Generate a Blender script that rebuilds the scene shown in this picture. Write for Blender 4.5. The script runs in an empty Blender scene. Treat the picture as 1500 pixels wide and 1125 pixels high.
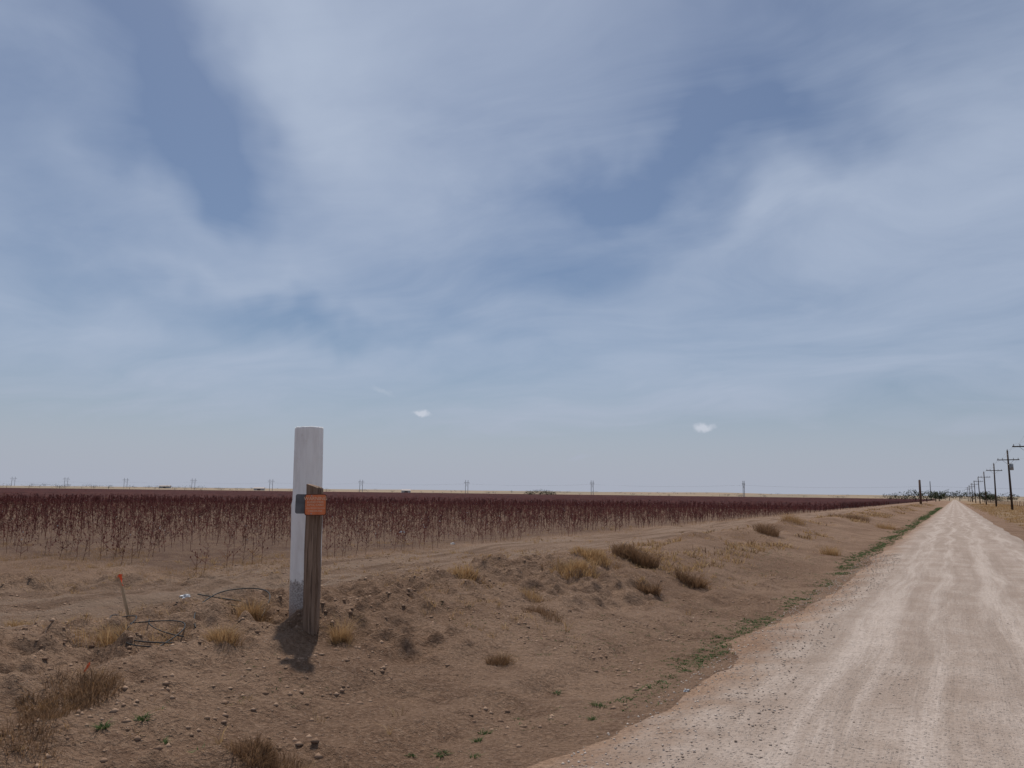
import bpy, bmesh, math, random, numpy as np
from mathutils import Matrix, Vector
S=bpy.context.scene
R=math.radians
YAW=R(29.6)
random.seed(5); rng=np.random.default_rng(11)
S.view_settings.view_transform='Standard'
S.view_settings.look='None'
# ------------------------------------------------------------ noise / terrain
def vn(x,y,seed=0):
    x=np.asarray(x,float);y=np.asarray(y,float)
    xi=np.floor(x).astype(np.int64);yi=np.floor(y).astype(np.int64)
    fx=x-xi;fy=y-yi;fx=fx*fx*(3-2*fx);fy=fy*fy*(3-2*fy)
    def h(a,b):
        n=(a*374761393+b*668265263+seed*1274126177+12345)&0xffffffff
        n=((n^(n>>13))*1274126177)&0xffffffff
        n=((n^(n>>15))*2246822519)&0xffffffff
        return ((n^(n>>16))&0xffffff)/float(0xffffff)
    return (h(xi,yi)*(1-fx)+h(xi+1,yi)*fx)*(1-fy)+(h(xi,yi+1)*(1-fx)+h(xi+1,yi+1)*fx)*fy
def sstep(a,b,x):
    t=np.clip((x-a)/(b-a),0,1);return t*t*(3-2*t)
PX=[-5000,-14,-11,-9,-7.6,-6.6,-5.6,-4.6,-3.7,-3.0,-2.5,-2.0,-1.6,2.8,3.6,5,8,5000]
PZ=[.15,.15,.13,.12,.18,.27,.20,.05,-.10,-.16,-.14,-.10,-.09,-.09,-.12,-.08,.02,.02]
def H(x,y,detail=True):
    x=np.asarray(x,float);y=np.asarray(y,float)
    d=np.hypot(x,y)
    w=np.clip((-2.6-x)/1.5,0,1)
    wx=x+w*(1.1*(vn(y/5,x/9,1)-.5)+.4*(vn(y/1.3,x/2,2)-.5))
    z=(np.interp(wx-.15,PX,PZ)+np.interp(wx+.15,PX,PZ)+np.interp(wx,PX,PZ))/3
    off=np.clip((-2.2-x)/.8,0,1)+np.clip((x-3.0)/.8,0,1)
    near=np.clip(1-(d-150)/200,0,1)
    z=z+np.exp(-((x+6.9)/1.3)**2)*(vn(x/1.2,y/2.0,3)-.35)*.40*np.clip((y-7)/6,0,1)*near
    z=z+off*.10*(vn(x/2.7,y/2.7,4)-.5)*near
    hw=sstep(1000,2600,d)
    z=z+hw*(4+9*sstep(-2600,-900,x)*(.5+vn(x/500,y/800,5)) )*(.5+.5*vn(x/260,y/400,6))
    if detail:
        sp=.045+.035*np.maximum(0,d-14)
        def fd(l): return np.clip((l/sp-1.6)/1.5,0,1)
        rough=sstep(.40,.68,vn(x/1.7,y/1.7,7))*sstep(-3.2,-4.5,x)
        rough=np.maximum(rough,.95*np.exp(-((x+6.7)/1.2)**2))
        tr=np.exp(-((x+9.8)/1.3)**2)
        rough=rough*(1-.7*tr)
        bank=sstep(-7.5,-5.5,x)*sstep(-2.4,-3.2,x)
        z=z+bank*fd(.4)*.16*(vn(x/.35+vn(x,y/2,17),y/3.5,18)-.5)
        z=z+tr*fd(.3)*.13*(vn(x/.30+.6*vn(0*x,y/4,19),y/7,20)-.5)
        z=z+off*fd(.7)*.12*(vn(x/.7,y/.7,8)-.5)
        z=z+off*fd(.3)*(.055+.14*rough)*(vn(x/.28,y/.28,9)-.5)
        c=vn(x/.15,y/.15,10); z=z+off*fd(.15)*(.04+.24*rough)*np.maximum(0,c-.5)
        c=vn(x/.09+9,y/.09,12); z=z+off*fd(.10)*(.04+.15*rough)*np.maximum(0,c-.5)
    return z
# ------------------------------------------------------------ mesh helper
def build(name,V,quads=None,tris=None,col=None,mat=None,smooth=False,parent=None):
    me=bpy.data.meshes.new(name)
    V=np.asarray(V,dtype=np.float32)
    q=np.zeros((0,4),int) if quads is None else np.asarray(quads,int)
    t=np.zeros((0,3),int) if tris is None else np.asarray(tris,int)
    me.vertices.add(len(V)); me.vertices.foreach_set('co',V.ravel())
    li=np.concatenate([q.ravel(),t.ravel()]).astype(np.int32)
    me.loops.add(len(li)); me.loops.foreach_set('vertex_index',li)
    ls=np.concatenate([np.arange(len(q))*4, len(q)*4+np.arange(len(t))*3]).astype(np.int32)
    me.polygons.add(len(ls)); me.polygons.foreach_set('loop_start',ls)
    me.update(calc_edges=True)
    if smooth: me.polygons.foreach_set('use_smooth',np.ones(len(ls),bool))
    if col is not None:
        a=me.color_attributes.new('Col','FLOAT_COLOR','POINT')
        c=np.ones((len(V),4),np.float32); c[:,:3]=col; a.data.foreach_set('color',c.ravel())
    me.validate()
    o=bpy.data.objects.new(name,me); S.collection.objects.link(o)
    if mat: me.materials.append(mat)
    if parent: o.parent=parent
    return o
# ------------------------------------------------------------ node helper
class NT:
    def __init__(s,tree): s.t=tree; s.n=tree.nodes; s.l=tree.links
    def new(s,t,**k):
        n=s.n.new(t)
        for a,b in k.items(): setattr(n,a,b)
        return n
    def put(s,sock,v):
        if isinstance(v,bpy.types.NodeSocket): s.l.new(v,sock)
        else:
            try: sock.default_value=v
            except Exception: sock.default_value=(v,v,v)
    def m(s,op,a,b=0.,c=0.,clamp=False):
        n=s.new('ShaderNodeMath',operation=op,use_clamp=clamp)
        s.put(n.inputs[0],a);s.put(n.inputs[1],b);s.put(n.inputs[2],c); return n.outputs[0]
    def vm(s,op,a,b=(0,0,0)):
        n=s.new('ShaderNodeVectorMath',operation=op); s.put(n.inputs[0],a)
        if op=='SCALE': s.put(n.inputs[3],b)
        else: s.put(n.inputs[1],b)
        return n.outputs['Value'] if op in('DOT_PRODUCT','LENGTH') else n.outputs[0]
    def noise(s,vec,scale,detail=4,rough=.55,dist=0.,col=False):
        n=s.new('ShaderNodeTexNoise'); s.put(n.inputs['Vector'],vec); n.inputs['Scale'].default_value=scale
        n.inputs['Detail'].default_value=detail; n.inputs['Roughness'].default_value=rough; n.inputs['Distortion'].default_value=dist
        return n.outputs['Color' if col else 'Fac']
    def mr(s,v,a,b,c=0.,d=1.,smooth=True):
        n=s.new('ShaderNodeMapRange',interpolation_type='SMOOTHSTEP' if smooth else 'LINEAR')
        s.put(n.inputs[0],v)
        for i,q in enumerate((a,b,c,d)): s.put(n.inputs[1+i],q)
        return n.outputs[0]
    def mix(s,f,a,b,bt='MIX'):
        n=s.new('ShaderNodeMix',data_type='RGBA',blend_type=bt)
        s.put(n.inputs[0],f)
        s.put(n.inputs[6],a if isinstance(a,bpy.types.NodeSocket) else (*a,1)); s.put(n.inputs[7],b if isinstance(b,bpy.types.NodeSocket) else (*b,1))
        return n.outputs[2]
def material(name,rough=.9,spec=.2):
    m=bpy.data.materials.new(name); m.use_nodes=True
    nt=NT(m.node_tree); b=nt.n['Principled BSDF']; b.inputs['Roughness'].default_value=rough
    b.inputs['Specular IOR Level'].default_value=spec
    nt.b=b; return m,nt
def bump(nt,h,strength,dist):
    n=nt.new('ShaderNodeBump'); n.inputs['Strength'].default_value=strength; n.inputs['Distance'].default_value=dist
    nt.put(n.inputs['Height'],h); nt.l.new(n.outputs[0],nt.b.inputs['Normal'])
def pos(nt): return nt.new('ShaderNodeNewGeometry').outputs['Position']
def simple(name,c1,c2,scale=20,rough=.8,spec=.2,stretch=(1,1,1),bs=.3):
    m,nt=material(name,rough,spec)
    tc=nt.new('ShaderNodeTexCoord').outputs['Object']
    v=nt.vm('MULTIPLY',tc,stretch)
    f=nt.noise(v,scale,4,.6)
    nt.put(nt.b.inputs['Base Color'],nt.mix(nt.mr(f,.3,.7),c1,c2)); bump(nt,f,bs,.01)
    return m
def vcol_mat(name,rough=.9,trans=0.0,spec=.1):
    m,nt=material(name,rough,spec)
    a=nt.new('ShaderNodeVertexColor',layer_name='Col').outputs['Color']
    nt.put(nt.b.inputs['Base Color'],a)
    if trans>0:
        tr=nt.new('ShaderNodeBsdfTranslucent'); nt.put(tr.inputs['Color'],a)
        mx=nt.new('ShaderNodeMixShader'); mx.inputs[0].default_value=trans
        out=nt.n['Material Output']
        nt.l.new(nt.b.outputs[0],mx.inputs[1]); nt.l.new(tr.outputs[0],mx.inputs[2]); nt.l.new(mx.outputs[0],out.inputs[0])
    return m
# ------------------------------------------------------------ camera
cam=bpy.data.cameras.new("camera");co=bpy.data.objects.new("camera",cam);S.collection.objects.link(co)
cam.sensor_width=36;cam.lens=27.2;cam.clip_end=20000;cam.clip_start=.05
co.matrix_world=Matrix.Translation((0,0,1.6))@Matrix.Rotation(YAW,4,'Z')@Matrix.Rotation(R(90+8.04),4,'X')@Matrix.Rotation(R(.7),4,'Z')
S.camera=co
# ------------------------------------------------------------ sun and sky
SEL=R(60); SAZ=R(40)   # azimuth counter-clockwise from +Y
sd=bpy.data.lights.new("sun",'SUN'); so=bpy.data.objects.new("sun",sd); S.collection.objects.link(so)
sd.energy=3.6; sd.angle=R(1.6); sd.color=(1,.945,.87)
sdir=Vector((-math.sin(SAZ)*math.cos(SEL),math.cos(SAZ)*math.cos(SEL),math.sin(SEL)))
so.rotation_euler=sdir.to_track_quat('Z','Y').to_euler()
W=bpy.data.worlds.new("World"); S.world=W; W.use_nodes=True
try: W.cycles.sampling_method='NONE'
except Exception: pass
nt=NT(W.node_tree); bg=nt.n['Background']
sky=nt.new('ShaderNodeTexSky',sky_type='NISHITA'); sky.sun_disc=False; sky.sun_elevation=SEL; sky.sun_rotation=-SAZ
sky.air_density=1.0; sky.dust_density=1.0; sky.ozone_density=2.0
D=nt.new('ShaderNodeTexCoord').outputs['Generated']
wn=nt.noise(D,4.0,1,.5,col=True)
wn2=nt.noise(D,14.0,2,.55,col=True)
warp=nt.vm('ADD',nt.vm('SCALE',nt.vm('SUBTRACT',wn,(.5,.5,.5)),.20),nt.vm('SCALE',nt.vm('SUBTRACT',wn2,(.5,.5,.5)),.08))
DW=nt.vm('ADD',D,warp)
def skydir(az,el):
    a=YAW-R(az); e=R(el)
    return Vector((-math.sin(a)*math.cos(e),math.cos(a)*math.cos(e),math.sin(e)))
def blob(src,az,el,sa,sb,rot,amp):
    c=skydir(az,el); right=c.cross(Vector((0,0,1))).normalized(); up=right.cross(c)
    cr,sr=math.cos(R(rot)),math.sin(R(rot))
    t1=(right*cr+up*sr)/R(sa); t2=(up*cr-right*sr)/R(sb)
    a=nt.m('SUBTRACT',nt.vm('DOT_PRODUCT',src,tuple(t1)),c.dot(t1)); b=nt.m('SUBTRACT',nt.vm('DOT_PRODUCT',src,tuple(t2)),c.dot(t2))
    r=nt.m('MULTIPLY_ADD',a,a,nt.m('MULTIPLY',b,b))
    return nt.m('MULTIPLY',nt.m('EXPONENT',nt.m('MULTIPLY',r,-1.)),amp)
sx=nt.new('ShaderNodeSeparateXYZ'); nt.put(sx.inputs[0],D)
zz=nt.m('ADD',nt.m('MAXIMUM',sx.outputs[2],0.0),.16)
P=nt.new('ShaderNodeCombineXYZ'); nt.put(P.inputs[0],nt.m('DIVIDE',sx.outputs[0],zz)); nt.put(P.inputs[1],nt.m('DIVIDE',sx.outputs[1],zz))
Pw=nt.vm('ADD',P.outputs[0],nt.vm('SCALE',nt.vm('SUBTRACT',nt.noise(P.outputs[0],.9,2,.5,col=True),(.5,.5,.5)),1.2))
mp=nt.new('ShaderNodeMapping'); nt.put(mp.inputs[0],Pw); mp.inputs['Rotation'].default_value=(0,0,R(-50)); mp.inputs['Scale'].default_value=(.7,1.35,1)
f1=nt.noise(mp.outputs[0],1.1,7,.60,.2)
f2=nt.noise(Pw,.8,2,.5)
dens=nt.m('ADD',nt.m('ADD',.62,nt.m('MULTIPLY',nt.m('SUBTRACT',f1,.5),1.9)),nt.m('MULTIPLY',nt.m('SUBTRACT',f2,.5),.8))
BL=[(-24.5,27,4.5,9,25,-.90),(-22,20.5,5,3,-30,-.45),(8,23.3,12,2.6,5,-.75),(3,16.5,11,4.5,12,-.6),(-12.5,11.5,10,1.7,-4,-.80),(21,25,9,3,-20,-.45),(-35,23,7,6,0,-.55),(-31,14,6,3,0,-.35),(24,31,10,3,0,-.35),(-33,31,6,4,0,-.4),
 (-17,28.5,3.5,9,25,.4),(-23,18.6,9,2.0,-22,.45),(-12,31,5,4,0,.3),(20,18.6,12,1.6,14,.35),(-18,13.8,12,1.4,-6,.45),(30,15,9,4,8,.15),(-7,22,6,5,-30,.3),(8,10,18,3,0,.15)]
for bl in BL: dens=nt.m('ADD',dens,blob(DW,*bl))
el=sx.outputs[2]
hz=nt.mr(el,-.02,.20,1.,0.)
dens=nt.m('MAXIMUM',nt.mr(dens,-.15,1.3,0.04,1.,False),nt.m('MULTIPLY',hz,.97))
skyc=nt.vm('MULTIPLY',sky.outputs[0],(.053,.0565,.0615))
cl=nt.mix(hz,(.435,.505,.635),(.395,.425,.510))
col=nt.mix(dens,skyc,cl)
nn=nt.noise(D,70,2,.6,col=True)
DS=nt.vm('ADD',D,nt.vm('SCALE',nt.vm('SUBTRACT',nn,(.5,.5,.5)),.014))
sc=nt.m('ADD',nt.m('ADD',blob(DS,-6.65,5.75,.65,.28,-12,1.),blob(DS,14.0,4.85,.75,.32,-4,1.)),blob(DS,-9.7,7.3,1.6,.35,-18,.42))
col=nt.mix(nt.mr(sc,.2,.9,0,.7),col,(.62,.65,.73))
nt.put(bg.inputs[0],col); bg.inputs[1].default_value=1.0
# ------------------------------------------------------------ materials
def soil_color(nt,p,x,y):
    """colour and height of the bare soil; shared by the ground and the dirty road margins"""
    dd=nt.vm('LENGTH',p)
    n1=nt.noise(p,.35,2,.6); n2=nt.noise(p,2.6,5,.68); n3=nt.noise(p,26,4,.75)
    c=nt.mix(nt.mr(n1,.35,.65),(.200,.120,.076),(.280,.180,.120))
    c=nt.mix(nt.mr(n2,.45,.70,0,.7),c,(.138,.078,.049))
    c=nt.mix(nt.mr(n3,.45,.72,0,.6),c,(.38,.258,.18))
    c=nt.mix(nt.mr(n3,.5,.3,0,.55),c,(.115,.066,.042))
    wob=nt.m('ADD',x,nt.m('MULTIPLY',nt.noise(p,.15,1),1.2))
    tr=nt.m('MULTIPLY',nt.mr(wob,-11.6,-10.6),nt.mr(wob,-8.2,-7.4,1,0))
    tk=nt.noise(nt.vm('MULTIPLY',p,(3.5,.2,1)),1,3)
    c=nt.mix(nt.m('MULTIPLY',tr,nt.mr(tk,.35,.65,.0,.85)),c,(.27,.188,.135))
    c=nt.mix(nt.m('MULTIPLY',tr,nt.mr(tk,.5,.36,.0,.6)),c,(.14,.088,.060))
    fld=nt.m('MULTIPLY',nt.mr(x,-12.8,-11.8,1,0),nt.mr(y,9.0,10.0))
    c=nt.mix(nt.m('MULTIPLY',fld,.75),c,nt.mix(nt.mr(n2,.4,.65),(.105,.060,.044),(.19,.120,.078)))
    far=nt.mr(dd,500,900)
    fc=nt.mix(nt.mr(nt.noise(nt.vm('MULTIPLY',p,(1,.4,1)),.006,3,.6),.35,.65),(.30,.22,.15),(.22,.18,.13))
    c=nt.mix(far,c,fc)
    vg=nt.m('MULTIPLY',nt.mr(x,3.2,4.5),nt.mr(dd,900,500)); c=nt.mix(nt.m('MULTIPLY',vg,nt.mr(n2,.3,.6,.3,.9)),c,(.25,.175,.105))
    v=nt.new('ShaderNodeTexVoronoi'); nt.put(v.inputs['Vector'],p); v.inputs['Scale'].default_value=30
    sp=nt.new('ShaderNodeSeparateColor'); nt.put(sp.inputs[0],v.outputs['Color'])
    st=nt.m('MULTIPLY',nt.mr(v.outputs['Distance'],.15,.32,1,0),nt.m('GREATER_THAN',sp.outputs[0],.82))
    c=nt.mix(nt.m('MULTIPLY',st,.6),c,nt.mix(sp.outputs[1],(.12,.07,.045),(.42,.31,.23)))
    h=nt.m('ADD',nt.m('ADD',nt.m('MULTIPLY',n2,1.0),nt.m('MULTIPLY',n3,.55)),nt.m('MULTIPLY',st,.25))
    return c,h,n2,n3
def ground_mat():
    m,nt=material("dry_soil",.95,.1)
    p=pos(nt); s=nt.new('ShaderNodeSeparateXYZ'); nt.put(s.inputs[0],p)
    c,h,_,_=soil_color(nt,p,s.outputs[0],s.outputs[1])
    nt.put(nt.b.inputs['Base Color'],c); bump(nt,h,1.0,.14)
    return m
def road_mat():
    m,nt=material("caliche_gravel",.93,.15)
    p=pos(nt); s=nt.new('ShaderNodeSeparateXYZ'); nt.put(s.inputs[0],p); x,y=s.outputs[0],s.outputs[1]
    soil,sh,n2,n3=soil_color(nt,p,x,y)
    wob=nt.m('MULTIPLY',nt.m('SUBTRACT',nt.noise(nt.vm('MULTIPLY',p,(0,.12,0)),1,1),.5),.8)
    xs_=nt.m('ADD',x,wob)
    q=nt.new('ShaderNodeCombineXYZ'); nt.put(q.inputs[0],xs_); nt.put(q.inputs[1],nt.m('MULTIPLY',y,.05))
    streak=nt.noise(q.outputs[0],3.0,5,.7)
    n1=nt.noise(p,1.1,4,.65)
    c=nt.mix(nt.mr(n1,.35,.65),(.325,.252,.206),(.405,.330,.280))
    def track(c0,w): return nt.mr(nt.m('ABSOLUTE',nt.m('SUBTRACT',xs_,c0)),w*.35,w,1,0)
    t=nt.m('MAXIMUM',nt.m('MAXIMUM',track(-.9,.34),track(.55,.34)),nt.m('MAXIMUM',track(1.5,.3),track(-.25,.16)))
    t=nt.m('MULTIPLY',t,nt.mr(streak,.3,.6,.3,1.))
    c=nt.mix(nt.m('MULTIPLY',t,.65),c,(.50,.420,.366))
    c=nt.mix(nt.mr(streak,.35,.60,.6,0),c,(.250,.188,.148))
    c=nt.mix(nt.mr(n3,.4,.75,0,.6),c,(.22,.164,.13))
    def stones(sc,th,r0,r1):
        v=nt.new('ShaderNodeTexVoronoi'); nt.put(v.inputs['Vector'],p); v.inputs['Scale'].default_value=sc
        sp=nt.new('ShaderNodeSeparateColor'); nt.put(sp.inputs[0],v.outputs['Color'])
        return nt.m('MULTIPLY',nt.mr(v.outputs['Distance'],r0,r1,1,0),nt.m('GREATER_THAN',sp.outputs[0],th)),sp.outputs[1]
    a,ac=stones(42,.55,.2,.38)
    c=nt.mix(nt.m('MULTIPLY',a,.65),c,nt.mix(ac,(.13,.10,.08),(.56,.48,.42)))
    lx=nt.m('ADD',nt.m('ADD',x,nt.m('MULTIPLY',nt.m('SUBTRACT',n1,.5),.9)),nt.m('MULTIPLY',nt.m('SUBTRACT',n2,.5),1.0))
    near_w=nt.m('MULTIPLY',nt.m('EXPONENT',nt.m('MULTIPLY',nt.m('MAXIMUM',y,0.),-.40)),1.6)      # flare at the junction
    ed=nt.mr(nt.m('ADD',lx,near_w),-2.2,-1.35,1,0)
    ed=nt.m('MAXIMUM',ed,nt.mr(x,2.4,3.0))
    c=nt.mix(ed,c,soil)
    nt.put(nt.b.inputs['Base Color'],c)
    h=nt.m('ADD',nt.m('ADD',nt.m('MULTIPLY',n3,.5),nt.m('MULTIPLY',a,.3)),nt.m('ADD',nt.m('MULTIPLY',n2,.9),nt.m('MULTIPLY',streak,1.0)))
    bump(nt,h,1.0,.04)
    return m
def spaced(lo,flo,fhi,hi,step,g):
    a=list(np.arange(flo,fhi,step)); s=step; v=a[-1]
    while v<hi: s*=g; v+=s; a.append(v)
    s=step; v=flo; b=[]
    while v>lo: s*=g; v-=s; b.append(v)
    return np.array(b[::-1]+a)
def grid(name,xs,ys,Z,mat):
    X,Y=np.meshgrid(xs,ys)
    V=np.stack([X,Y,Z],-1).reshape(-1,3); nx=len(xs); ny=len(ys)
    i=np.arange(ny-1)[:,None]*nx+np.arange(nx-1)[None,:]
    q=np.stack([i,i+1,i+nx+1,i+nx],-1).reshape(-1,4)
    return build(name,V,q,mat=mat,smooth=True)
xs=np.concatenate([spaced(-4500,-10.5,-2.3,-2.2,.036,1.04),np.arange(-2.15,3.4,.15),spaced(3.3,3.5,4.0,4500,.1,1.05)[2:]]); xs=np.unique(np.round(xs,4))
ys=spaced(-300,1.5,13,4500,.038,1.028)
X,Y=np.meshgrid(xs,ys)
grid("ground",xs,ys,H(X,Y),ground_mat())
ys=spaced(-200,1,16,2600,.08,1.03); us=np.linspace(0,1,90)
Yr,U=np.meshgrid(ys,us,indexing='ij')
fadeo=np.clip(1-Yr/150,0,1)
XL=-3.1-1.0*np.exp(-(np.maximum(Yr,0))/2.8)+.3*(vn(Yr/2.5,0*Yr,21)-.5)*fadeo
XR=3.35+.4*(vn(Yr/3,0*Yr,23)-.5)*fadeo
Xr=XL+(XR-XL)*U
e=np.minimum(Xr-XL,XR-Xr)
Zr=-.24+.24*sstep(0,1.9,e)+.012*np.cos((Xr-.3)/2.8*1.5)
df=np.clip(1-Yr/25,0,1)
Zr+=df*(.05*(vn(Xr/.5,Yr/.7,24)-.5)*sstep(2.0,1.,e)+.03*(vn(Xr/.5,Yr/2,24)-.5)+.02*(vn(Xr/.15,Yr/.3,25)-.5))*sstep(0,.3,e)
V=np.stack([Xr,Yr,Zr],-1).reshape(-1,3); nx=len(us)
i=np.arange(len(ys)-1)[:,None]*nx+np.arange(nx-1)[None,:]
build("gravel_road",V,np.stack([i,i+1,i+nx+1,i+nx],-1).reshape(-1,4),mat=road_mat(),smooth=True)
# ------------------------------------------------------------ stick / blade batches
def sticks(p0,p1,r0,r1,sides=3):
    p0=np.asarray(p0,float);p1=np.asarray(p1,float);n=len(p0)
    d=p1-p0; d/=np.linalg.norm(d,axis=1,keepdims=True)+1e-9
    a=np.cross(d,np.array([.31,.87,.38])); a/=np.linalg.norm(a,axis=1,keepdims=True)+1e-9
    b=np.cross(d,a)
    r0=np.broadcast_to(r0,(n,));r1=np.broadcast_to(r1,(n,))
    V=np.zeros((n,2*sides,3))
    for k in range(sides):
        t=2*math.pi*k/sides; o=a*math.cos(t)+b*math.sin(t)
        V[:,k]=p0+o*r0[:,None]; V[:,sides+k]=p1+o*r1[:,None]
    base=(np.arange(n)*2*sides)[:,None]
    q=np.concatenate([base+np.array([k,(k+1)%sides,sides+(k+1)%sides,sides+k]) for k in range(sides)],0)
    return V.reshape(-1,3),q,np.repeat(np.arange(n),2*sides)
class Batch:
    def __init__(s): s.V=[];s.Q=[];s.T=[];s.C=[];s.n=0
    def add(s,V,Q=None,T=None,C=None):
        s.V.append(V)
        if Q is not None: s.Q.append(Q+s.n)
        if T is not None: s.T.append(T+s.n)
        s.C.append(C); s.n+=len(V)
    def out(s,name,mat,smooth=False):
        return build(name,np.concatenate(s.V),np.concatenate(s.Q) if s.Q else None,np.concatenate(s.T) if s.T else None,np.concatenate(s.C),mat,smooth)
def blades(bt,base,h,lean,width,col,curve=.5):
    n=len(base); w=rng.uniform(0,math.pi,n); wd=np.stack([np.cos(w),np.sin(w),0*w],1)*width[:,None]*.5
    mid=base+np.stack([lean[:,0]*(1-curve)*.5,lean[:,1]*(1-curve)*.5,h*.6],1)
    tip=base+np.stack([lean[:,0],lean[:,1],h],1)
    V=np.stack([base-wd,base+wd,mid+wd*.8,mid-wd*.8,tip],1).reshape(-1,3)
    b=(np.arange(n)*5)[:,None]
    bt.add(V,b+np.array([0,1,2,3]),b+np.array([3,2,4]),np.repeat(col,5,axis=0))
def tuft(bt,x,y,rad,h,n,c0,c1,width=.006,spread=.6):
    k=rng.integers(2,6); ca=rng.uniform(0,6.28,k); cr=rad*rng.uniform(0,.8,k); ch=rng.uniform(.45,1.1,k); w=rng.integers(0,k,n)
    r=rad*.6*np.sqrt(rng.uniform(0,1,n)); a=rng.uniform(0,2*math.pi,n)
    bx=x+(cr*np.cos(ca))[w]*1.2+r*np.cos(a); by=y+(cr*np.sin(ca))[w]+r*np.sin(a)
    hh=h*rng.uniform(.25,1.1,n)*ch[w]*(1-.3*(r/rad))
    la=a+rng.normal(0,.9,n); ll=hh*spread*rng.uniform(.1,1.3,n)
    t=rng.uniform(0,1,(n,1)); col=np.array(c0)*(1-t)+np.array(c1)*t
    blades(bt,np.stack([bx,by,H(bx,by)-.01],1),hh,np.stack([ll*np.cos(la),ll*np.sin(la)],1),width*rng.uniform(.5,1.3,n),col)
STR0=(.33,.19,.085);STR1=(.56,.38,.20);BR0=(.11,.060,.035);BR1=(.34,.21,.12)
# ------------------------------------------------------------ cotton field
maroon0=np.array([.070,.018,.019]);maroon1=np.array([.160,.044,.038]);tan=np.array([.25,.14,.09])
def infront(x,y,m=42):
    a=np.degrees(np.arctan2(-x,y))
    return np.abs(a-29.6)<m
cf=Batch()
def plants(x,y,hgt,nb,rs,rb,tanp,dark=1.0,bolls=True):
    n=len(x); z=H(x,y,False)-.02; h=hgt*rng.uniform(.50,1.15,n)
    b=np.stack([x,y,z],1); lean=rng.normal(0,.09,(n,2))
    top=b+np.stack([lean[:,0]*h,lean[:,1]*h,h],1)
    t=rng.uniform(0,1,(n,1)); c=(maroon0*(1-t)+maroon1*t)*dark; istan=rng.uniform(0,1,(n,1))<tanp; c=np.where(istan,tan*.8,c)
    V,Q,ix=sticks(b,top,rs,rs*.5); cf.add(V,Q,None,c[ix])
    k=np.repeat(np.arange(n),nb); m=len(k)
    f=rng.uniform(.25,1,m); p0=b[k]+(top-b)[k]*f[:,None]
    a=rng.uniform(0,2*math.pi,m); L=rng.uniform(.08,.26,m)*(1.25-.7*f)*hgt/.7
    up=L*rng.uniform(.3,1.1,m)
    p1=p0+np.stack([L*np.cos(a),L*np.sin(a),up],1)
    V,Q,ix=sticks(p0,p1,rb,rb*.6); cf.add(V,Q,None,(c[k]*rng.uniform(.8,1.25,(m,1)))[ix])
    if bolls:
        s=rng.uniform(0,1,m)<.5; q=p1[s]; sz=rng.uniform(.010,.018,len(q))
        V,Q,ix=sticks(q-np.array([0,0,.012]),q+np.array([0,0,.02]),sz,sz*.5)
        br=rng.uniform(.6,1.4,(len(q),1)); w=rng.uniform(0,1,(len(q),1))<.02
        cf.add(V,Q,None,np.where(w,np.array([[.4,.36,.33]]),np.array([[.12,.036,.030]])*br)[ix])
FX0=-12.0; FY0=9.4
def rows(dmin,dmax,step):
    kx=np.arange(0,int(dmax)+2); yy=np.arange(FY0,dmax,step)
    X,Y=np.meshgrid(FX0-kx*1.0,yy); x=X.ravel();y=Y.ravel()
    x=x+rng.normal(0,.04,len(x)); y=y+rng.uniform(-.5,.5,len(x))*step
    d=np.hypot(x,y); s=(d>=dmin)&(d<dmax)&infront(x,y)&(y>FY0-.3)
    s&=vn(x/1.5,y/1.5,31)>np.where(d<24,.30,.2)
    return x[s],y[s]
x,y=rows(0,32,.27); plants(x,y,.60,11,.0050,.0030,.04)
x,y=rows(32,80,.36); plants(x,y,.66,7,.009,.008,.02,.9)
x,y=rows(80,170,.9); plants(x,y,.76,5,.025,.022,.01,.7,False)
n=20000; x=rng.uniform(-600,-12.2,n); y=rng.uniform(FY0,550,n); d=np.hypot(x,y); s=(d>170)&(d<550)&infront(x,y)
plants(x[s],y[s],.86,3,.08,.07,.0,.55,False)
cf.out("cotton_field",vcol_mat("dead_cotton_stalks",.85))
def canopy_mat():
    m,nt=material("cotton_canopy",.95,.05); p=pos(nt)
    n=nt.noise(p,1.2,3,.7); c=nt.mix(nt.mr(n,.35,.65),(.030,.010,.010),(.072,.023,.020))
    c=nt.mix(nt.mr(nt.noise(p,.012,2,.6),.45,.7,0,.3),c,(.09,.042,.033))
    nt.put(nt.b.inputs['Base Color'],c); return m
ang=np.radians(np.linspace(-3,90,900)); rad=np.concatenate([np.linspace(75,120,60),120*1.012**np.arange(1,160)])
A,Rr=np.meshgrid(ang,rad); Xc=-Rr*np.sin(A);Yc=Rr*np.cos(A)
Xc=np.minimum(Xc,-12.3); Yc=np.clip(Yc,9.6,760)
cover=sstep(78,120,Rr)*sstep(9.6,11,Yc)*sstep(755,740,Yc)*sstep(-12.3,-13.5,Xc)
Zc=-.4+(.88+.14*vn(Xc/1.3,Yc/1.3,40)+.12*vn(Xc/9,Yc/20,41))*cover+.4*cover
i=np.arange(len(rad)-1)[:,None]*len(ang)+np.arange(len(ang)-1)[None,:]
build("cotton_canopy",np.stack([Xc,Yc,Zc],-1).reshape(-1,3),np.stack([i,i+1,i+len(ang)+1,i+len(ang)],-1).reshape(-1,4),mat=canopy_mat(),smooth=False)
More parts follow.
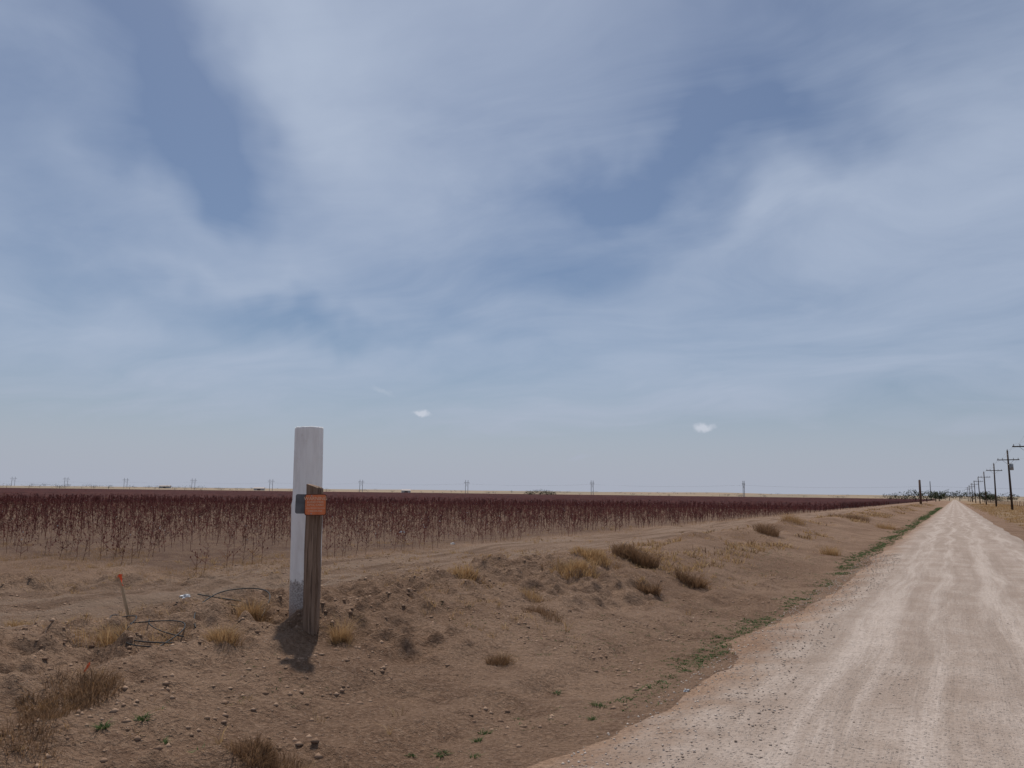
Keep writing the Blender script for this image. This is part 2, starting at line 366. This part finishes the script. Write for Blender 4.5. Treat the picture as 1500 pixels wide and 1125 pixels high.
# ------------------------------------------------------------ dry grass, weeds
grass_m=vcol_mat("dry_grass_straw",.9,.3); weed_m=vcol_mat("weed_leaves",.7,.3)
big=[(-5.87,5.02,.16,.25,600,0),(-6.45,6.0,.14,.46,520,0),(-5.36,6.05,.08,.34,380,0),(-4.09,6.95,.14,.20,420,1),(-5.6,15.1,.45,.42,1300,1),(-5.95,12.1,.55,.24,800,0),(-6.1,13.6,.5,.26,700,0),(-5.63,28.4,.6,.5,700,1),(-6.0,55.5,1.2,.7,700,1),
 (-5.35,3.1,.2,.16,700,1),(-5.55,3.5,.28,.18,900,1),(-5.0,2.9,.25,.13,500,1),(-3.7,3.75,.20,.15,1000,1),(-4.0,3.6,.24,.14,800,1),(-3.45,4.0,.16,.12,450,1),(-4.6,9.0,.22,.17,350,1),(-4.5,12.6,.17,.26,350,1),(-4.4,14.8,.22,.35,400,1),
 (-6.7,4.5,.24,.26,420,0),(-6.5,4.95,.25,.16,260,0),(-3.4,49,.8,.5,400,0),(-3.4,25.2,.35,.35,250,0),(-7,40,.8,.5,400,0),(-6.6,10.2,.3,.2,350,0),(-7.8,9.6,.25,.14,260,1),(-5.2,9.7,.2,.18,220,0),(-9.1,5.0,.15,.12,200,0)]
for i,(x,y,r,h,n,dark) in enumerate(big):
    b=Batch()
    c0,c1=(BR0,BR1) if dark else (STR0,STR1)
    tuft(b,x,y,r,h,int(n*1.2),c0,c1,.0040 if y<10 else .010,1.1)
    tuft(b,x+r*.3,y+r*.2,r*.8,h*.7,int(n*.5),BR0,STR0,.0036 if y<10 else .008,1.8)
    tuft(b,x,y,r*1.7,h*.35,int(n*.3),BR0,STR1,.0034 if y<10 else .008,2.0)
    b.out("dry_grass_tuft",grass_m)
g=Batch()
n=8500; x=rng.uniform(-14,-3.4,n); y=16*rng.uniform(0,1,n)**.9+1.8+ (rng.uniform(0,1,n)<.25)*rng.uniform(0,25,n)
keep=(vn(x/1.6,y/1.6,51)>.50)&infront(x,y,50)&(rng.uniform(0,1,n)<np.interp(x,[-14,-9,-7.5,-6,-5,-3.4],[.4,.2,.7,.6,.3,.12]))
for a,b_ in zip(x[keep],y[keep]):
    tuft(g,a,b_,rng.uniform(.02,.12),rng.uniform(.03,.13)*(1.6 if rng.uniform()<.1 else 1),int(rng.integers(5,24)),STR0 if rng.uniform()<.6 else BR0,STR1,.004+.0003*b_,1.3)
n=900; x=rng.uniform(-24,-11.3,n); y=rng.uniform(8.3,11.5,n)
x2=rng.uniform(-12.8,-11.2,600); y2=rng.uniform(9,70,600)
for a,b_ in zip(np.concatenate([x,x2]),np.concatenate([y,y2])):
    if vn(a/1.5,b_/1.5,52)>.45 and infront(a,b_,50): tuft(g,a,b_,.10,rng.uniform(.05,.16),12,STR0,(.40,.27,.15),.006,1.0)
n=1300; x=rng.uniform(-8,-4.5,n); y=np.exp(rng.uniform(math.log(14),math.log(220),n))
for a,b_ in zip(x,y):
    if vn(a/1.2,b_/4,53)>.52: tuft(g,a,b_,.12+.004*b_,rng.uniform(.08,.28),14,BR0 if rng.uniform()<.5 else STR0,STR1,.01+.0006*b_,1.1)
n=2200; x=rng.uniform(3.6,14,n); y=np.exp(rng.uniform(math.log(28),math.log(300),n))
for a,b_ in zip(x,y): tuft(g,a,b_,.25+.003*b_,rng.uniform(.08,.3),14,STR0,STR1,.012+.0006*b_,.9)
g.out("dry_grass",grass_m)
w=Batch(); G0=(.045,.075,.024);G1=(.120,.165,.062)
def rosette(x,y,r,n,wd=.010): tuft(w,x,y,r*.6,r*.7,n,G0,G1,wd,2.2)
for (x,y,r) in [(-4.9,3.3,.08),(-4.8,3.5,.07),(-4.3,3.6,.10),(-4.55,3.5,.06),(-3.2,5.3,.06),(-3.2,4.7,.07),(-2.7,6.3,.08),(-3.3,6.7,.06),(-2.6,5.9,.07),(-3.0,4.4,.06),(-3.1,5.0,.06),(-2.9,4.7,.06),(-3.4,4.6,.05)]: rosette(x,y,r,80,.009)
n=5600; y=np.exp(rng.uniform(math.log(5.5),math.log(170),n)); x=-2.45+rng.normal(0,1,n)*np.interp(y,[5,15,60],[.13,.14,.22])-.3*(vn(y/3,0*y,66)-.5)
for a,b_ in zip(x,y):
    k=vn(b_/.7,a,61)*.5+vn(b_/2.5,a*0,62)*.5
    if k>np.interp(b_,[5,7,9,14,30,80],[.56,.50,.45,.40,.36,.34])+rng.normal(0,.07): rosette(a,b_,rng.uniform(.016,.055)*(1+b_*.014),int(rng.integers(8,20)),.008+.0006*b_)
n=6500; x=rng.uniform(-5.6,-2.3,n); y=rng.uniform(2.3,24,n)
for a,b_ in zip(x,y):
    if vn(a/1.0,b_/1.0,63)+rng.normal(0,.10)>.60+.06*abs(a+3): rosette(a,b_,rng.uniform(.014,.045),int(rng.integers(8,20)),.008)
w.out("green_weeds",weed_m)
# ------------------------------------------------------------ gravel and clods
def stones(name,x,y,z,sz,c0,c1,mat):
    n=len(x); o=np.array([[1,0,0],[0,1,0],[-1,0,0],[0,-1,0],[0,0,1],[0,0,-1]],float)
    V=o[None]*sz[:,None,None]*rng.uniform(.6,1.3,(n,6,1)); V[:,:,2]*=.65
    a=rng.uniform(0,6.28,n); c,s=np.cos(a)[:,None],np.sin(a)[:,None]
    vx=V[:,:,0]*c-V[:,:,1]*s; vy=V[:,:,0]*s+V[:,:,1]*c
    V=np.stack([vx+x[:,None],vy+y[:,None],V[:,:,2]+z[:,None]],-1)
    f=np.array([[0,1,4],[1,2,4],[2,3,4],[3,0,4],[1,0,5],[2,1,5],[3,2,5],[0,3,5]])
    T=((np.arange(n)*6)[:,None,None]+f[None]).reshape(-1,3)
    t=rng.uniform(0,1,(n,1)); C=np.repeat(np.array(c0)*(1-t)+np.array(c1)*t,6,axis=0)
    build(name,V.reshape(-1,3),None,T,C,mat)
stm=vcol_mat("stone",.9)
n=20000; y=rng.uniform(0,1,n)**1.6*24+1.5; x=rng.uniform(-2.2,3.3,n); tr=np.minimum(np.minimum(abs(x+.9),abs(x-.55)),abs(x-1.5))
k=rng.uniform(0,1,n)<np.clip(tr*2.2,.12,1); x,y=x[k],y[k]
stones("gravel",x,y,.004-.03*sstep(-1.4,-2.2,x),rng.uniform(.003,.012,len(x))*(1+.03*y),(.24,.185,.15),(.57,.48,.41),stm)
n=22000; y=rng.uniform(0,1,n)**1.3*18+1.6; x=rng.uniform(-12,-2.4,n); k=(vn(x/.8,y/.8,71)*.6+vn(x/2.5,y/2.5,72)*.4>.50); x,y=x[k],y[k]
stones("soil_clods",x,y,H(x,y),.004+.032*rng.uniform(0,1,len(x))**4,(.19,.118,.078),(.34,.228,.158),stm)
# ------------------------------------------------------------ primitives
def bm_obj(name,bm,mat=None,parent=None,smooth=False):
    me=bpy.data.meshes.new(name); bm.to_mesh(me); bm.free()
    if smooth:
        for p in me.polygons: p.use_smooth=True
    o=bpy.data.objects.new(name,me); S.collection.objects.link(o)
    if mat: me.materials.append(mat)
    if parent: o.parent=parent
    return o
def box(bm,c,s,rot=None):
    r=bmesh.ops.create_cube(bm,size=1); M=Matrix.Translation(c)@(rot.to_4x4() if rot else Matrix())@Matrix.Diagonal((*s,1))
    bmesh.ops.transform(bm,matrix=M,verts=r['verts']); return r['verts']
def cyl(bm,p0,p1,r0,r1,seg=12):
    p0=Vector(p0);p1=Vector(p1); d=p1-p0
    r=bmesh.ops.create_cone(bm,cap_ends=True,segments=seg,radius1=r0,radius2=r1,depth=d.length)
    M=Matrix.Translation((p0+p1)/2)@d.to_track_quat('Z','Y').to_matrix().to_4x4()
    bmesh.ops.transform(bm,matrix=M,verts=r['verts'])
def empty(name,loc):
    o=bpy.data.objects.new(name,None); S.collection.objects.link(o); o.location=loc; return o
# ------------------------------------------------------------ white pipe
def pipe_mat():
    m,nt=material("chipped_white_paint",.6,.3)
    tc=nt.new('ShaderNodeTexCoord').outputs['Object']; s=nt.new('ShaderNodeSeparateXYZ'); nt.put(s.inputs[0],tc); z=s.outputs[2]
    st=nt.noise(nt.vm('MULTIPLY',tc,(1,1,.15)),14,5,.65); n=nt.noise(tc,6,6,.7); sp=nt.noise(tc,60,4,.7)
    c=nt.mix(nt.mr(st,.35,.7),(.86,.83,.80),(.74,.70,.67))
    c=nt.mix(nt.mr(n,.56,.76,0,.5),c,(.55,.48,.44))
    edge=nt.m('ADD',z,nt.m('MULTIPLY',nt.m('SUBTRACT',n,.5),.5))
    bare=nt.mr(edge,.45,.49,1,0)
    bc=nt.mix(nt.mr(sp,.35,.65),(.22,.19,.175),(.52,.47,.44))
    c=nt.mix(bare,c,bc)
    chips=nt.m('MULTIPLY',nt.mr(sp,.64,.70),nt.mr(n,.48,.62)); c=nt.mix(nt.m('MULTIPLY',chips,.6),c,(.3,.24,.21))
    dust=nt.mr(z,.05,.3,.6,0); c=nt.mix(dust,c,(.28,.18,.13))
    nt.put(nt.b.inputs['Base Color'],c); bump(nt,nt.m('ADD',nt.m('MULTIPLY',bare,-.6),nt.m('MULTIPLY',sp,.4)),.6,.008)
    return m
px,py=-6.278,6.51; pz=float(H(px,py,False))-.1
ptop=2.315-pz; seg=64
prof=[(.164,0),(.166,.3),(.167,.6),(.168,.9),(.170,1.15),(.171,1.30),(.161,1.36),(.159,1.7),(.158,ptop-.02),(.156,ptop-.004),(.150,ptop),(.140,ptop-.004),(.138,ptop-.02),(.138,.3)]
V=[];Q=[]
for j,(r,z) in enumerate(prof):
    for i in range(seg):
        a=2*math.pi*i/seg; rr=r*(1+.012*(float(vn(a*3,z*4,81))-.5))
        jag=.007*float(vn(a*5,0,82))*(z>ptop-.03)
        V.append((rr*math.cos(a),rr*math.sin(a),z-jag))
for j in range(len(prof)-1):
    for i in range(seg):
        k=(i+1)%seg; Q.append((j*seg+i,j*seg+k,(j+1)*seg+k,(j+1)*seg+i))
pp=build("white_pipe",V,Q,mat=pipe_mat(),smooth=True); pp.location=(px,py,pz); pp.rotation_euler=(R(.4),R(-1.4),0)
# ------------------------------------------------------------ wooden post
def wood_mat(name,c1,c2,c3,sc=1.0):
    m,nt=material(name,.85,.15); tc=nt.new('ShaderNodeTexCoord').outputs['Object']
    g=nt.noise(nt.vm('MULTIPLY',tc,(30*sc,30*sc,1.6*sc)),1,6,.7,.6); k=nt.noise(nt.vm('MULTIPLY',tc,(90*sc,90*sc,3*sc)),1,4,.6)
    c=nt.mix(nt.mr(g,.3,.7),c1,c2); c=nt.mix(nt.mr(k,.52,.66,0,.8),c,c3)
    nt.put(nt.b.inputs['Base Color'],c); bump(nt,nt.m('ADD',g,k),.8,.006); return m
wm=wood_mat("weathered_wood",(.17,.11,.075),(.29,.20,.145),(.06,.037,.026))
ox,oy=-5.655,5.96; oz=float(H(ox,oy,False))-.1
post=empty("wooden_post",(ox,oy,oz)); post.rotation_euler=(0,R(-1.0),R(24))
bm=bmesh.new(); vs=box(bm,(0,0,.79),(.150,.120,1.58))
bmesh.ops.subdivide_edges(bm,edges=[e for e in bm.edges if abs(e.verts[0].co.z-e.verts[1].co.z)>1],cuts=14)
bmesh.ops.bevel(bm,geom=[e for e in bm.edges if abs(e.verts[0].co.z-e.verts[1].co.z)>.05],offset=.022,segments=2,affect='EDGES')
for v in bm.verts:
    v.co.x+= .010*(float(vn(v.co.z*3,v.co.y*9,91))-.5); v.co.y+=.010*(float(vn(v.co.z*3,v.co.x*9,92))-.5)
    if v.co.z>1.5: v.co.z+= -.02*(v.co.x/.07)+.01*random.random()
bm_obj("timber",bm,wm,post)
def plate(name,w,h,t,r,mat,parent):
    bm=bmesh.new(); pts=[]
    for cx,cz,a0 in((w/2-r,h/2-r,0),(-w/2+r,h/2-r,90),(-w/2+r,-h/2+r,180),(w/2-r,-h/2+r,270)):
        for k in range(5):
            a=R(a0+k*22.5); pts.append((cx+r*math.cos(a),cz+r*math.sin(a)))
    f=[bm.verts.new((x,-t/2,z)) for x,z in pts]; b=[bm.verts.new((x,t/2,z)) for x,z in pts]; n=len(pts)
    bm.faces.new(f); bm.faces.new(b[::-1])
    for i in range(n): bm.faces.new((f[i],b[i],b[(i+1)%n],f[(i+1)%n]))
    bmesh.ops.recalc_face_normals(bm,faces=bm.faces)
    return bm_obj(name,bm,mat,parent)
om=simple("faded_orange_paint",(.60,.15,.05),(.74,.22,.09),12,.5,.3); brm=simple("dark_brown_enamel",(.10,.035,.02),(.14,.06,.04),12,.5,.3)
tm=simple("sign_lettering",(.78,.56,.40),(.70,.47,.32),20,.6); gm=simple("grey_plastic",(.10,.10,.105),(.16,.16,.165),10,.6,.3); mm=simple("galvanised_steel",(.3,.3,.3),(.42,.42,.42),30,.4,.5)
zs=1.40
sg=empty("warning_sign",(ox+.068,oy-.018,oz)); sg.rotation_euler=(0,R(-1),R(27))
front=-.085
o=plate("border",.222,.212,.004,.022,brm,sg); o.location=(0,front,zs)
o=plate("panel",.206,.196,.004,.017,om,sg); o.location=(0,front-.0045,zs)
for (t,z,s) in (("WARNING",.060,.042),("BURIED FIBER",.026,.024),("OPTIC CABLE",-.002,.024),("CALL BEFORE DIGGING",-.034,.0155),("1-800-000-0000",-.062,.019)):
    cu=bpy.data.curves.new("lettering",'FONT'); cu.body=t; cu.size=s*1.15; cu.align_x='CENTER'; cu.align_y='CENTER'; cu.extrude=.0006
    q=bpy.data.objects.new("lettering",cu); S.collection.objects.link(q); q.parent=sg; q.location=(0,front-.0075,zs+z); q.rotation_euler=(R(90),0,0); cu.materials.append(tm)
for z in(.088,-.088):
    bm=bmesh.new(); cyl(bm,(-.04,front-.012,zs+z),(-.04,front,zs+z),.006,.006,8); bm_obj("bolt",bm,mm,sg)
s2=empty("warning_sign",(ox-.105,oy-.10,oz)); s2.rotation_euler=(0,0,R(35))
o=plate("panel",.13,.195,.006,.02,gm,s2); o.location=(0,0,zs+.005)
bm=bmesh.new(); box(bm,(.04,.04,zs+.005),(.05,.07,.03)); bm_obj("bracket",bm,mm,s2)
# ------------------------------------------------------------ survey stake and flag
lath=wood_mat("lath_wood",(.42,.30,.19),(.52,.39,.26),(.25,.17,.1)); orib=simple("orange_flagging",(.85,.12,.03),(.75,.08,.02),30,.5)
def ribbon(name,pts,w,mat,parent):
    bm=bmesh.new(); prev=None
    for i,p in enumerate(pts):
        p=Vector(p); o_=Vector((w*.5*math.cos(i*.7),w*.5*math.sin(i*.7),w*.25)); a=bm.verts.new(p-o_);b=bm.verts.new(p+o_)
        if prev: bm.faces.new((prev[0],prev[1],b,a))
        prev=(a,b)
    return bm_obj(name,bm,mat,parent,True)
sx_,sy_=-8.13,5.69; sz=float(H(sx_,sy_))
st=empty("survey_stake",(sx_,sy_,sz-.03)); st.rotation_euler=(R(6),R(-14),R(25))
bm=bmesh.new(); box(bm,(0,0,.26),(.034,.012,.54)); bmesh.ops.bevel(bm,geom=bm.edges[:],offset=.002,affect='EDGES'); bm_obj("lath",bm,lath,st)
ribbon("flagging",[(0,-.01,.52),(.02,-.02,.50),(.03,-.03,.46),(.028,-.03,.42),(.035,-.035,.39)],.03,orib,st)
ribbon("flagging",[(-.02,-.012,.50),(.02,-.012,.51),(.02,.012,.50),(-.02,.012,.50)],.03,orib,st)
fx,fy=-6.1,3.94; fz=float(H(fx,fy))
fl=empty("marker_flag",(fx,fy,fz))
bm=bmesh.new(); cyl(bm,(0,0,-.05),(.01,0,.09),.0015,.0015,6); bm_obj("wire",bm,mm,fl)
ribbon("flagging",[(.01,0,.11),(.015,-.01,.085),(0,-.02,.055),(-.01,-.02,.03),(-.02,-.03,.01)],.028,orib,fl)
# ------------------------------------------------------------ black cable coils
bl=simple("black_rubber",(.012,.012,.013),(.03,.028,.026),40,.6,.25)
def cable(name,pts,r):
    cu=bpy.data.curves.new(name,'CURVE'); cu.dimensions='3D'; cu.bevel_depth=r; cu.bevel_resolution=2
    for P_ in pts:
        sp=cu.splines.new('NURBS'); sp.points.add(len(P_)-1); sp.order_u=4; sp.use_endpoint_u=True
        for k,(x,y,dz) in enumerate(P_): sp.points[k].co=(x,y,float(H(x,y,False))+.02+dz,1)
    o=bpy.data.objects.new(name,cu); S.collection.objects.link(o); cu.materials.append(bl)
cable("black_cable",[[(-8.4,5.75,0),(-8.2,5.5,.06),(-7.6,5.1,.04),(-6.8,4.6,.0),(-6.3,4.45,.03),(-6.0,4.7,.06)],[(-8.0,5.4,.02),(-7.3,5.3,.10),(-6.9,4.8,.04),(-6.4,4.35,.0),(-6.1,4.5,.03)],[(-7.6,4.7,.0),(-6.9,5.3,.06),(-6.4,5.2,.10),(-6.2,4.8,.05),(-6.15,4.6,0)],[(-7.9,6.0,0),(-7.2,5.0,.05),(-6.5,4.9,.02),(-6.2,4.9,.05)]],.006)
cable("black_cable",[[(-6.6,5.35,0),(-7.0,5.6,.06),(-7.6,6.3,.15),(-7.8,6.7,.2),(-7.6,7.0,.2),(-7.2,6.9,.15),(-6.8,6.5,.08),(-6.5,6.1,0)],[(-7.4,5.6,.0),(-7.7,6.2,.06),(-7.2,6.5,.12),(-6.7,6.0,.02)],[(-7.9,6.4,.18),(-7.5,6.6,.08),(-6.9,6.7,.0)]],.007)
# ------------------------------------------------------------ litter
wp=simple("white_plastic",(.62,.62,.62),(.45,.45,.46),15,.6,.2)
def crumple(name,x,y,s):
    bm=bmesh.new(); bmesh.ops.create_icosphere(bm,subdivisions=3,radius=s)
    for v in bm.verts:
        u=v.co/s; v.co*=.2+1.3*float(vn(u.x*2.6+5+int(x*-10)%50,u.y*2.6+u.z*3.1+3,7)); v.co.z*=.6
    o=bm_obj(name,bm,wp); o.location=(x,y,float(H(x,y))+s*.1)
crumple("plastic_bag",-8.7,6.85,.075)
for (x,y,s) in [(-8.26,4.76,.03),(-2.16,6.99,.03),(-17.6,23.05,.10),(-12.3,18.4,.07)]: crumple("paper_litter",x,y,s)
# ------------------------------------------------------------ utility poles
pm=wood_mat("creosote_wood",(.05,.035,.028),(.09,.065,.05),(.025,.018,.014),.2); ins=simple("grey_porcelain",(.2,.2,.2),(.3,.3,.3),10,.3,.5); tg=simple("transformer_grey",(.22,.23,.24),(.3,.31,.32),5,.5,.4)
PXL=7.5; pys=[60,105,140,192,250,310,372,435,500,570]
for k,y in enumerate(pys):
    h=9.0; e_=empty("utility_pole",(PXL,y,0)); e_.rotation_euler=(R(random.uniform(-.6,.6)),R(random.uniform(-.8,.8)),0)
    bm=bmesh.new(); cyl(bm,(0,0,-.3),(0,0,h),.17,.11,12); bm_obj("shaft",bm,pm,e_,True)
    bm=bmesh.new(); box(bm,(0,-.14,h-1.45),(2.9,.10,.13)); bm_obj("crossarm",bm,pm,e_)
    bm=bmesh.new()
    for sgn in(-1,1): cyl(bm,(sgn*.75,-.2,h-1.52),(0,-.2,h-2.2),.02,.02,6)
    bm_obj("brace",bm,mm,e_)
    bm=bmesh.new()
    for xx in(-1.3,-.7,.7,1.3): cyl(bm,(xx,-.14,h-1.38),(xx,-.14,h-1.16),.05,.035,8)
    cyl(bm,(0,0,h),(0,0,h+.2),.05,.035,8); bm_obj("insulators",bm,ins,e_)
    if k in(2,):
        bm=bmesh.new(); cyl(bm,(.38,0,h-3.0),(.38,0,h-2.1),.24,.24,16); cyl(bm,(.38,0,h-2.1),(.38,0,h-1.98),.24,.08,16); bm_obj("transformer",bm,tg,e_,True)
def wires(name,ends,r,sag,mat):
    cu=bpy.data.curves.new(name,'CURVE'); cu.dimensions='3D'; cu.bevel_depth=r; cu.bevel_resolution=1
    for a,b in ends:
        sp=cu.splines.new('POLY'); sp.points.add(10)
        for k in range(11):
            t=k/10; p=Vector(a)*(1-t)+Vector(b)*t; sp.points[k].co=(p.x,p.y,p.z-sag*4*t*(1-t),1)
    o=bpy.data.objects.new(name,cu); S.collection.objects.link(o); cu.materials.append(mat)
wires("power_line",[((PXL+xx,a,zz_),(PXL+xx,b,zz_)) for a,b in zip(pys[:-1],pys[1:]) for xx,zz_ in((-1.3,7.85),(1.3,7.85),(0,9.2))],.008,.7,mm)
e_=empty("utility_pole",(-6.7,200,0)); bm=bmesh.new(); cyl(bm,(0,0,-.3),(0,0,5.7),.26,.22,12); bm_obj("shaft",bm,wood_mat("pole_wood",(.10,.06,.045),(.14,.09,.065),(.05,.03,.02),.2),e_,True)
bm=bmesh.new(); cyl(bm,(0,0,5.7),(0,0,5.8),.16,.1,8); bm_obj("cap",bm,ins,e_)
tw=simple("hazed_steel",(.19,.20,.22),(.25,.26,.28),3,.6,.3)  # tower steel lightened: distance haze is mixed into its colour
TY=868; tx=[-1640+180*n for n in range(-1,12)]
for x in tx:
    e_=empty("transmission_tower",(x,TY,float(H(x,TY,False)))); h=18.0
    bm=bmesh.new()
    for s in(-1,1): cyl(bm,(0,s*3,0),(0,s*3,h),.36,.28,8)
    bm_obj("legs",bm,tw,e_)
    bm=bmesh.new(); box(bm,(0,0,h-3),(.3,12.5,.35)); bm_obj("crossarm",bm,tw,e_)
    bm=bmesh.new(); cyl(bm,(0,-3,h-4),(0,3,h-9),.1,.1,6); cyl(bm,(0,3,h-4),(0,-3,h-9),.1,.1,6); bm_obj("bracing",bm,tw,e_)
    bm=bmesh.new()
    for s in(-5.8,0,5.8): cyl(bm,(0,s,h-3.2),(0,s,h-4.8),.14,.14,6)
    bm_obj("insulators",bm,tw,e_)
wires("transmission_line",[((a,TY+s,13.4),(b,TY+s,13.4)) for a,b in zip(tx[:-1],tx[1:]) for s in(-5.8,0,5.8)],.018,2.0,tw)
# ------------------------------------------------------------ distant trees, bushes
tree_m=vcol_mat("tree_foliage",.9); 
def leafmass(bt,c,rx,ry,rz,n,size,c0,c1):
    u=rng.normal(0,1,(n,3)); u/=np.linalg.norm(u,axis=1,keepdims=True); r=rng.uniform(.35,1,n)**.6
    lump=.65+.6*vn(u[:,0]*2+c[0],u[:,1]*2+u[:,2]*2.3+c[1],101)
    p=np.array(c)+u*(r*lump)[:,None]*np.array([rx,ry,rz])
    p[:,2]=np.maximum(p[:,2],c[2]-rz*.8)
    a=rng.normal(0,1,(n,3)); b=rng.normal(0,1,(n,3)); a/=np.linalg.norm(a,axis=1,keepdims=True); b/=np.linalg.norm(b,axis=1,keepdims=True)
    s=size*rng.uniform(.5,1.3,(n,1))
    V=np.stack([p-a*s,p-b*s*.6,p+a*s,p+b*s*.6],1).reshape(-1,3); Q=(np.arange(n)*4)[:,None]+np.array([0,1,2,3])
    t=np.clip(.5*(u[:,2:3]+1)*r[:,None]+rng.normal(0,.15,(n,1)),0,1); C=np.array(c0)*(1-t)+np.array(c1)*t
    bt.add(V,Q,None,np.repeat(C,4,axis=0))
def trunk(bt,x,y,z,h,r):
    V,Q,ix=sticks([[x,y,z-.2],[x,y,z+h*.3],[x,y,z+h*.3]],[[x,y,z+h*.4],[x+h*.2,y,z+h*.75],[x-h*.15,y+h*.1,z+h*.8]],[r,r*.6,r*.6],[r*.6,r*.2,r*.2],5)
    bt.add(V,Q,None,np.tile([.07,.05,.04],(len(V),1)))
t=Batch()
def tree(x,y,h,w,n=260,c0=(.02,.028,.015),c1=(.07,.085,.04)):
    z=float(H(x,y,False)); trunk(t,x,y,z,h,h*.035)
    leafmass(t,(x,y,z+h*.6),w*.5,w*.5,h*.42,n,h*.06,c0,c1); leafmass(t,(x+w*.25,y,z+h*.45),w*.35,w*.35,h*.3,n//2,h*.06,c0,c1)
for (x,y,h,w) in [(-9,330,4.2,7),(-14,345,5,8),(-19,360,4,8),(-7,380,4.5,7),(-24,370,3.5,7),(-6.5,430,5,7),(12,420,5,6),(14,520,6,9),(10,600,7,10),(-8,560,6,9),(-14,600,7,12),(4,780,9,14),(-4,800,9,14),(16,470,5,6),(14,360,3.2,5),(20,640,7,12),(30,600,6,12),(45,560,5,14),(60,640,6,15)]: tree(x,y,h,w)
for k in range(230):
    az=rng.uniform(-6,66); d=rng.uniform(1000,1900); x=-d*math.sin(R(az)); y=d*math.cos(R(az))
    h=rng.uniform(2.5,6)*(1.2 if az>50 else .8); w_=h*rng.uniform(1.3,3.5)
    tree(x,y,h,w_,60,(.07,.075,.075),(.13,.135,.13))  # horizon trees get paler leaf colours with aerial haze painted in
t.out("distant_trees",tree_m)
t=Batch()
for dx,w_ in((0,11),(6,8),(-7,7)): tree(-205+dx*.8,395+dx*.4,4.0 if dx==0 else 3.2,w_,420)
t.out("bush",tree_m)
fm=simple("rusty_fence_wire",(.08,.05,.04),(.12,.08,.06),5,.8)
fe=empty("wire_fence",(0,0,0)); bm=bmesh.new()
for y in np.arange(60,420,6.0): cyl(bm,(13,y,-.2),(13+random.uniform(-.05,.05),y,1.25),.05,.05,6)
bm_obj("posts",bm,fm,fe)
bm=bmesh.new()
for z in(.4,.75,1.1): cyl(bm,(13,60,z),(13,420,z),.012,.012,4)
bm_obj("wires",bm,fm,fe)
wmat=simple("painted_metal",(.4,.4,.4),(.34,.34,.34),1,.5); rmat=simple("roof_metal",(.25,.2,.19),(.3,.25,.23),1,.5); dmat=simple("barn_door",(.1,.08,.07),(.13,.1,.09),1,.7)
for (x,y,w_,h) in [(-760,1000,14,4.5),(-980,900,16,4.5),(-1350,1000,20,5)]:
    e_=empty("farm_building",(x,y,float(H(x,y,False)))); e_.rotation_euler=(0,0,R(40))
    bm=bmesh.new(); box(bm,(0,0,h*.35),(w_,12,h*.7)); bm_obj("walls",bm,wmat,e_)
    bm=bmesh.new(); v=[bm.verts.new(c) for c in((-w_/2-.5,-6.6,h*.7),(w_/2+.5,-6.6,h*.7),(w_/2+.5,6.6,h*.7),(-w_/2-.5,6.6,h*.7),(-w_/2-.5,0,h*1.15),(w_/2+.5,0,h*1.15))]
    for f in((0,1,5,4),(2,3,4,5),(0,4,3),(1,2,5)): bm.faces.new([v[q] for q in f])
    bm_obj("roof",bm,rmat,e_)
    bm=bmesh.new(); box(bm,(0,-6.05,h*.28),(5,.1,h*.5)); bm_obj("door",bm,dmat,e_)
